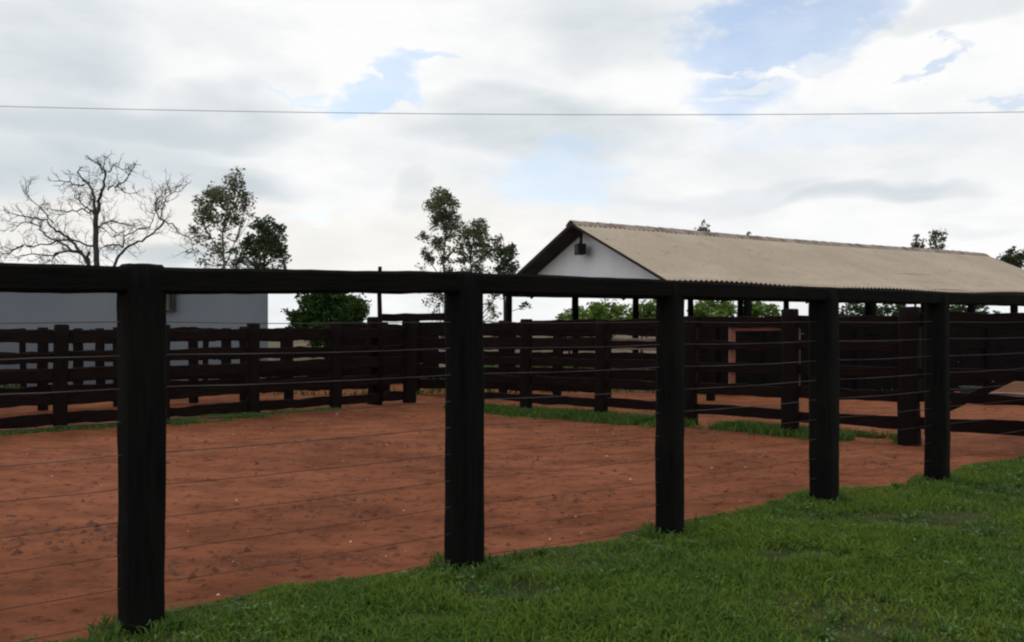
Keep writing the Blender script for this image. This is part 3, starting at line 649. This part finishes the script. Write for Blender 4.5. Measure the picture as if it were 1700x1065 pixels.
t = thing('round_tree', 'round deep green leafy tree beside the grey-white building', 'tree', base_at(543, D))
blob_tree(t, D, [(543, 505, 28, 1.7), (515, 512, 22, 1.7), (573, 515, 22, 1.7), (540, 490, 22, 1.5), (560, 492, 18, 1.4), (598, 510, 10, 1.3), (594, 525, 10, 1.3), (490, 522, 12, 1.6), (505, 532, 18, 1.7), (545, 535, 26, 1.7), (580, 538, 20, 1.6), (525, 485, 12, 1.2), (530, 555, 22, 1.5), (560, 560, 20, 1.5), (520, 470, 10, 1), (550, 470, 12, 1.1)],
          [([(545, pyg(545, D)), (545, 560), (543, 520), (546, 495)], 6, 2), ([(545, 560), (515, 520)], 3, 1), ([(545, 560), (575, 520)], 3, 1)], M_MANGO, M_BARK, .11, 2.0, sub=7)
for (px, D, bl_, lab) in ((1165, 60, [(1168, 377, 6, 1.3), (1158, 383, 6, 1.2), (1172, 385, 6, 1.2), (1140, 390, 6, 1), (1165, 397, 12, 1), (1160, 420, 16, 1), (1165, 450, 18, 1)], 'tree whose tip just shows over the ridge near the peak of the shed roof'),
                          (1242, 60, [(1241, 389, 3.5, 1.2), (1240, 398, 7, 1.2), (1243, 420, 14, 1), (1240, 450, 17, 1)], 'tree with a tiny pointed tip over the middle of the shed ridge'),
                          (1522, 50, [(1521, 397, 6, 1.5), (1524, 406, 7, 1.5), (1517, 407, 5, 1.2), (1530, 414, 9, 1.1), (1520, 430, 14, 1.1), (1522, 460, 16, 1)], 'smaller clump of the pair of trees over the right part of the shed ridge'),
                          (1556, 50, [(1553, 384, 6, 1.4), (1562, 386, 6, 1.3), (1548, 393, 6, 1.2), (1567, 396, 5, 1.1), (1550, 404, 6, 1.2), (1568, 408, 4, .9), (1556, 414, 8, .9), (1552, 430, 14, 1), (1556, 460, 16, 1)], 'larger open-crowned tree of the pair over the right part of the shed ridge'),
                          (1680, 42, [(1678, 427, 11, 1.6), (1690, 430, 10, 1.5), (1668, 430, 7, 1.3), (1698, 436, 10, 1.3), (1680, 440, 12, 1.4), (1685, 460, 16, 1.3), (1680, 480, 16, 1.2)], 'rounded tree behind the far right end of the shed roof')):
    t = thing('leafy_tree', lab, 'tree', base_at(px, D))
    blob_tree(t, D, bl_, [([(px, pyg(px, D)), (px - 1, 500), (px + 1, 440), (bl_[0][0], bl_[0][1] + 10)], 2.4, .7)], M_EUCA if px < 1600 else M_DARKLEAF, M_BARK, .12, 1.25)

# bushes behind the shed
for (D, bl_, lab) in ((38, [(945, 522, 9, 1.2), (960, 520, 11, 1.2), (935, 530, 8, 1.1), (955, 540, 16, 1.3)], 'low sparse green bush under the left side of the shed'),
                      (40, [(1000, 512, 16, 1.5), (985, 522, 14, 1.5), (1022, 508, 15, 1.5), (1005, 530, 22, 1.5), (1035, 520, 16, 1.5)], 'bright green rounded bush under the shed gable'),
                      (41, [(1065, 510, 15, 1.4), (1085, 508, 15, 1.5), (1075, 525, 20, 1.5), (1110, 515, 18, 1.4)], 'green bush behind the shed, left of the third fence post'),
                      (42, [(1165, 512, 16, 1.4), (1190, 508, 17, 1.4), (1210, 515, 16, 1.4), (1180, 530, 22, 1.4)], 'green bush behind the shed, right of the third fence post'),
                      (40, [(1245, 512, 17, 1.5), (1265, 510, 15, 1.5), (1283, 522, 12, 1.3), (1250, 530, 20, 1.5)], 'green bush behind the shed seen left of the bright sky opening'),
                      (46, [(1400, 518, 10, 1.2), (1425, 512, 14, 1.2), (1460, 510, 16, 1.2), (1490, 512, 14, 1.2), (1440, 530, 18, 1.3), (1480, 530, 18, 1.3)], 'dull green bush beyond the shed, right of the fourth fence post'),
                      (46, [(1590, 512, 13, 1.2), (1615, 509, 14, 1.3), (1635, 516, 8, 1.1), (1600, 530, 18, 1.3), (1650, 522, 6, 1)], 'green bush seen through the shed at far right')):
    cx_ = bl_[0][0]; t = thing('bush', lab, 'bush', base_at(cx_, D), 'bushes behind the shed')
    blob_tree(t, D, bl_, [([(cx_, pyg(cx_, D)), (cx_ + 2, 545), (cx_ + 1, 525)], 2, .8)], M_BUSH if D < 45 else M_MANGO, M_BARK, .12, 1.7)

# ------------------------------------------------------------------ bare tree
DB = 40.0
def bz(zx, zy): return (zx/3.4, 230 + zy/3.4)
limbs = [([(545, 1120), (543, 900), (548, 720), (540, 600), (540, 500), (542, 425)], 17, 13),
 ([(542, 435), (522, 380), (510, 330), (480, 260), (420, 210), (385, 175), (395, 140)], 9, 2.5), ([(545, 430), (560, 370), (575, 320), (600, 270), (607, 190), (575, 150), (510, 105)], 11, 2.5),
 ([(600, 285), (650, 265), (700, 220), (720, 170)], 5, 2), ([(480, 265), (440, 262), (400, 240), (310, 240)], 5, 2), ([(532, 415), (470, 380), (450, 350), (415, 325)], 5, 2),
 ([(528, 415), (460, 400), (380, 415), (300, 400)], 5, 2), ([(520, 740), (480, 665), (430, 590), (370, 540), (320, 510), (290, 460), (210, 455), (130, 435)], 10, 2.5),
 ([(470, 655), (400, 620), (330, 580), (270, 550), (210, 490), (150, 470), (70, 485)], 7, 2), ([(465, 635), (340, 640), (280, 660), (180, 650), (90, 670)], 6, 2),
 ([(535, 615), (490, 600), (430, 575), (300, 570), (220, 590), (130, 600), (60, 585), (10, 610)], 6, 2), ([(560, 860), (620, 760), (655, 680), (690, 620), (760, 580), (830, 540), (880, 490), (910, 455)], 9, 4),
 ([(910, 460), (870, 400), (880, 330), (920, 300)], 4, 1.5), ([(700, 612), (640, 600), (570, 604)], 5, 3), ([(700, 610), (700, 550), (760, 510), (830, 500), (850, 440), (870, 380)], 4, 1.5),
 ([(910, 458), (970, 480), (1000, 530), (1050, 560), (1060, 610)], 4, 1.5), ([(905, 455), (930, 380), (940, 330), (980, 300), (1020, 260)], 4, 1.5), ([(545, 510), (570, 490), (630, 460), (700, 480), (750, 490)], 5, 1.8),
 ([(545, 500), (570, 500), (610, 550), (650, 540)], 3, 1.4), ([(607, 190), (640, 150), (690, 160), (720, 130)], 3.5, 1.3), ([(650, 265), (700, 300), (750, 300)], 3.5, 1.3), ([(600, 200), (590, 150), (610, 110)], 3, 1.2),
 ([(500, 640), (500, 700), (510, 790), (535, 880)], 7, 9), ([(130, 600), (60, 640), (0, 660), (-60, 640)], 4, 1.4), ([(340, 640), (290, 690), (240, 700)], 4, 1.5), ([(300, 470), (250, 400), (180, 340), (150, 290)], 3.5, 1.2)]
tb = thing('bare_tree', 'tall leafless tree with wide crooked branches above the grey-white building', 'tree', base_at(160, DB))
sT = DB/F/3.4; allp = []
bt_, bc = MB(), MB()
ZTOP = P(0, 258, DB).z
def crooked(b, p, d, ln, r, lvl):
    n = max(3, int(ln/.16)); pts = [p]; dd = d.normalized(); lim = ZTOP - abs(rnd.gauss(0, .35)) - .25*abs(p.x + 19.3)**1.3*.5
    if p.z > lim: ln *= .5; dd.z *= .3
    for i in range(n):
        dd = (dd + Vector((rnd.gauss(0, .24), rnd.gauss(0, .24), rnd.gauss(.03, .22)))).normalized(); p = p + dd*(ln/n); pts.append(p)
        if p.z > lim and len(pts) > 2: break
    n = len(pts) - 1
    b.tube(pts, [r*(1 - .65*i/n) for i in range(n+1)], 4, False)
    if lvl > 0:
        for _ in range(rnd.randint(2, 4)):
            k = rnd.randint(1, n); q = Vector((rnd.gauss(0, 1), rnd.gauss(0, .8), rnd.gauss(.35, .7)))
            crooked(b, pts[k], (dd + q*1.1), ln*rnd.uniform(.45, .75), r*.62, lvl - 1)
for li, (pts, r0, r1) in enumerate(limbs):
    off = 0 if li == 0 else rnd.uniform(-.08, .16); P3 = []
    n = len(pts)
    for i, (zx, zy) in enumerate(pts):
        px, py = bz(zx, zy); q = P(px, py, DB)
        if li: q.y += off*i*1.2 + rnd.uniform(-.12, .12)
        P3.append(q)
    # resample with wobble
    fine = []
    for i in range(n-1):
        for t_ in (0, .33, .66): fine.append(P3[i].lerp(P3[i+1], t_) + Vector((rnd.gauss(0, .035), 0, rnd.gauss(0, .035)))*(1 if li else .3))
    fine.append(P3[-1]); m = len(fine)
    if li == 0: bt_.tube(fine, [(r0 + (r1-r0)*i/(m-1))*sT*1.05 for i in range(m)], 10)
    else: bc.tube(fine, [max(.012, (r0 + (r1-r0)*i/(m-1))*sT*1.05) for i in range(m)], 6)
    if li:
        for i in range(1, m):
            if rnd.random() < .95 and fine[i].z > 2.8:
                a = (fine[i] - fine[i-1]).normalized(); pr = Vector((rnd.gauss(0, 1), rnd.gauss(0, .8), rnd.gauss(.3, .9)))
                crooked(bc, fine[i], a*.7 + pr, rnd.uniform(.35, .9), .017, 2)
        crooked(bc, fine[-1], fine[-1] - fine[-2] + Vector((0, 0, -.05)), rnd.uniform(.3, .6), .018, 2)
bt_.build('trunk', M_BARK, tb, True); bc.build('crown', M_BARK, tb, True)

# ------------------------------------------------------------------ overhead cable
pts = []
for i in range(61):
    px = -1600 + i*(5000/60)
    py = 176 + 14.5*(1 - ((px - 1000)/1000)**2) if -1 < 0 else 0
    pts.append((px, py))
D = 16.0; b = MB(); c3 = []
for i in range(81):
    x = -28 + 56*i/80
    px = CX + x/D*F
    yy = 190.0 - 14.0*((px - 1080)/1080)**2
    c3.append(Vector((x, D, EYE + (HY - yy)/F*D)))
b.tube(c3, .0065, 5); cb = b.build('overhead_cable', M_CABLE, None, True); tag(cb, 'thin grey overhead cable sagging slightly across the sky', 'cable')

# ------------------------------------------------------------------ grass
def blades(px, py, h, wd, lean=.5, kinds=None):
    n = len(px); pz = gz(px, py) - .004
    a = rng.random(n)*2*np.pi; f = rng.random(n)*2*np.pi; ln = lean*(.3 + rng.random(n))
    dx, dy = np.cos(a)*ln*h, np.sin(a)*ln*h; wx, wy = np.cos(f)*wd/2, np.sin(f)*wd/2
    b0 = np.stack([px - wx, py - wy, pz], -1); b1 = np.stack([px + wx, py + wy, pz], -1)
    m0 = np.stack([px - wx*.8 + dx*.35, py - wy*.8 + dy*.35, pz + h*.6], -1); m1 = np.stack([px + wx*.8 + dx*.35, py + wy*.8 + dy*.35, pz + h*.6], -1)
    tp = np.stack([px + dx, py + dy, pz + h*(1 - .25*ln)], -1); tp2 = tp + np.stack([wx*.15, wy*.15, np.zeros(n)], -1)
    V = np.stack([b0, b1, m1, m0, tp2, tp], 1).reshape(-1, 3); k = np.arange(n)[:, None]*6
    F_ = np.concatenate([k + np.array([[0, 1, 2, 3]]), k + np.array([[3, 2, 4, 5]])], 0); return V, F_
def verge_points(n, dmin, dmax, xr):
    """random points on the verge, denser near the camera view"""
    t = rng.uniform(xr[0], xr[1], n); o = rng.uniform(dmin, dmax, n)
    x = vb[0].x + vd.x*t - vnrm.x*o; y = vb[0].y + vd.y*t - vnrm.y*o
    # the boundary itself wanders: shift onto it
    sh = np.interp(t, vs_t, vs_o); x = x + vnrm.x*sh; y = y + vnrm.y*sh
    return x, y
x, y = verge_points(560000, -.05, 8.0, (-2.8, 12))
vdist = verge_dist(x, y); inview = (y > 2.7) & (np.abs(x) < .68*y + 1.5)
keep = (vdist > -.01) & inview; x, y, vdist = x[keep], y[keep], vdist[keep]
patch = vnoise(x, y, .9) + .5*vnoise(x + 4, y + 8, .3)
bare = np.zeros(len(x))
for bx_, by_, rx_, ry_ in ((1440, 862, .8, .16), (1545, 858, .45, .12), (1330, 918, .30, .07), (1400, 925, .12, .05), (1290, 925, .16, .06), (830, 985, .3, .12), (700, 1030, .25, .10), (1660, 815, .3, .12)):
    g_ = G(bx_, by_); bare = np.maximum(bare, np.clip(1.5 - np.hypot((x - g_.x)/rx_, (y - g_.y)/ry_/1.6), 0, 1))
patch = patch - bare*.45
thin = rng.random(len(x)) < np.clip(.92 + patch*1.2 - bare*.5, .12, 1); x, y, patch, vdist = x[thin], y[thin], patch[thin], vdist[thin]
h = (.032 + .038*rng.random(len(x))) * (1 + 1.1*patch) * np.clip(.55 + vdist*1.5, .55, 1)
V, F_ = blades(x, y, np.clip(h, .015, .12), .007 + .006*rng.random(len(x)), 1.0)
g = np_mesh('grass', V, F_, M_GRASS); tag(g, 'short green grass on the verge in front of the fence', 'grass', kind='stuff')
# coarser tussocks
tx, ty = verge_points(520, .05, 6.5, (-1, 10)); X_, Y_ = [], []
for a, c in zip(tx, ty):
    if c > 3.4 and abs(a) < .68*c + .4:
        k = rng.integers(20, 60); X_.append(a + rng.normal(0, .035, k)); Y_.append(c + rng.normal(0, .035, k))
for p in near:                                           # taller tufts round each post foot
    k = 240; a = rng.uniform(0, 6.28, k); q = .12 + .12*rng.random(k); X_.append(p.x + np.cos(a)*q); Y_.append(p.y + np.sin(a)*q)
X_, Y_ = np.concatenate(X_), np.concatenate(Y_); V, F_ = blades(X_, Y_, (.035 + .055*rng.random(len(X_))), .009 + .006*rng.random(len(X_)), .9)
g = np_mesh('grass', V, F_, M_GRASS2); tag(g, 'coarser pale grass tufts scattered through the verge and round the post feet', 'grass', kind='stuff')
# broad-leaved weeds and dry bits
def leaf_cards(px, py, z, size, mat, name):
    n = len(px); a = rng.random(n)*6.28; c, s = np.cos(a), np.sin(a); tl = rng.uniform(-.5, .5, n)
    L_ = size[:, None]*np.stack([c, s, tl], -1); W_ = size[:, None]*.35*np.stack([-s, c, rng.uniform(-.4, .4, n)], -1); p = np.stack([px, py, gz(px, py) + z], -1)
    V = np.stack([p - L_, p - W_, p + L_, p + W_], 1).reshape(-1, 3); return np_mesh(name, V, np.arange(len(V)).reshape(-1, 4), mat)
wx_, wy_ = verge_points(900, .1, 6.5, (-1, 10)); kx = np.repeat(wx_, 7) + rng.normal(0, .03, 6300); ky = np.repeat(wy_, 7) + rng.normal(0, .03, 6300)
m = (ky > 3.4) & (np.abs(kx) < .68*ky + .3); kx, ky = kx[m], ky[m]
o = leaf_cards(kx, ky, .035 + .03*rng.random(len(kx)), .010 + .014*rng.random(len(kx)), M_WEED, 'weeds'); tag(o, 'small broad-leaved weeds among the verge grass', 'weeds', kind='stuff')
# grass strips along the back fences
def strip(a, c, width, n, off, h):
    t = rng.random(n); s = rng.normal(0, width, n) + off; dv = (c - a).normalized(); nv = Vector((dv.y, -dv.x, 0))
    x = a.x + (c.x - a.x)*t + nv.x*s; y = a.y + (c.y - a.y)*t + nv.y*s; k = vnoise(x, y, .8) + .5*vnoise(x + 7, y, .3) > -.12; return x[k], y[k], h
XS, YS, HS = [], [], []
for a, c, wd, n, off, h in ((Cpts[0], Cpts[1], .22, 3500, .1, .10), (Cpts[1], Cpts[2], .22, 5500, .15, .12), (Cpts[2], Cpts[3], .20, 6500, .25, .13), (Cpts[3], Cpts[4], .17, 6000, -.05, .14), (Cpts[4], Cpts[5], .17, 4500, -.15, .12),
                            (Bpts[1], Bpts[3], .10, 3000, .10, .05), (Bpts[3], Bpts[4], .10, 2200, .02, .06), (Bpts[4], Bpts[5], .16, 4200, .12, .07), (Bpts[5], Bpts[6], .1, 900, .1, .05)):
    x, y, h = strip(a, c, wd, n, off, h); XS.append(x); YS.append(y); HS.append(np.full(len(x), h))
x, y, h = np.concatenate(XS), np.concatenate(YS), np.concatenate(HS)
V, F_ = blades(x, y, h*(.4 + .8*rng.random(len(x))), .012 + .01*rng.random(len(x)), .7)
g = np_mesh('grass', V, F_, M_GRASS2); tag(g, 'thin strip of grass growing along the foot of the back corral fences', 'grass', kind='stuff')
# far grass behind the fences
x = rng.uniform(-14, 22, 26000); y = rng.uniform(18.2, 30, 26000); k = (vnoise(x, y, 2.5) > -.05); x, y = x[k], y[k]
V, F_ = blades(x, y, .06 + .12*rng.random(len(x)), .03 + .02*rng.random(len(x)), .7)
g = np_mesh('grass', V, F_, M_GRASS2); tag(g, 'patchy rough grass on the ground beyond the corral', 'grass', kind='stuff')

# ------------------------------------------------------------------ clods and pebbles on the dirt
def lumps(px, py, size, flat, mat, name):
    n = len(px); base = np.array([(1, 0, 0), (.3, .95, 0), (-.8, .6, 0), (-.8, -.6, 0), (.3, -.95, 0), (.1, .1, 1)], float)
    a = rng.random(n)*6.28; c, s = np.cos(a), np.sin(a)
    B = base[None]*(1 + rng.uniform(-.35, .35, (n, 6, 1))); X_ = B[..., 0]*c[:, None] - B[..., 1]*s[:, None]*.6; Y_ = B[..., 0]*s[:, None] + B[..., 1]*c[:, None]*.6
    V = np.stack([px[:, None] + X_*size[:, None], py[:, None] + Y_*size[:, None], (gz(px, py) - .002)[:, None] + B[..., 2]*size[:, None]*flat], -1).reshape(-1, 3)
    k = np.arange(n)[:, None]*6; F_ = np.concatenate([k + np.array([[i, (i+1) % 5, 5]]) for i in range(5)], 0); return np_mesh(name, V, F_, mat)
n = 16000; x = rng.uniform(-8, 9, n); y = 3.2 + 13*rng.random(n)**1.1
cl = vnoise(x, y, 1.4) + .5*vnoise(x, y, .5); k = (verge_dist(x, y) < -.1) & (cl > rng.uniform(-.15, .6, n)) & (np.abs(x) < .75*y + 1); x, y = x[k], y[k]
cxs, cys = [x], [y]                                  # trampled streaks where clods gather
for px_, py_, sx_, sy_, n_ in ((560, 738, .55, .12, 190), (700, 740, .45, .12, 150), (770, 760, .5, .1, 90), (605, 828, .16, .07, 80), (1050, 738, .35, .1, 150), (885, 758, .3, .07, 70), (760, 832, .4, .12, 60), (130, 885, .35, .16, 150), (60, 905, .4, .12, 100), (430, 930, .35, .12, 120), (330, 950, .3, .08, 80),
                             (620, 925, .2, .06, 40), (950, 825, .35, .1, 80), (1440, 772, .2, .05, 50), (100, 775, .3, .06, 50), (520, 850, .5, .15, 70), (980, 770, .5, .12, 70), (240, 800, .4, .15, 60), (1230, 760, .4, .1, 50)):
    g_ = G(px_, py_); cxs.append(rng.normal(g_.x, sx_, n_)); cys.append(rng.normal(g_.y, sy_, n_))
x, y = np.concatenate(cxs), np.concatenate(cys); k = verge_dist(x, y) < -.06; x, y = x[k], y[k]
o = lumps(x, y, (.007 + .040*rng.random(len(x))**2.6), .65, M_CLOD, 'dirt_clods'); tag(o, 'dark clods and dung crumbs scattered over the red dirt', 'clods', kind='stuff')
n = 650; x = rng.uniform(-8, 9, n); y = 3.2 + 12*rng.random(n)**1.2; k = (verge_dist(x, y) < -.05); x, y = x[k], y[k]
o = lumps(x, y, .006 + .018*rng.random(len(x))**2, .4, M_PEB, 'pebbles'); tag(o, 'pale pebbles and chips scattered over the red dirt', 'pebbles', kind='stuff')
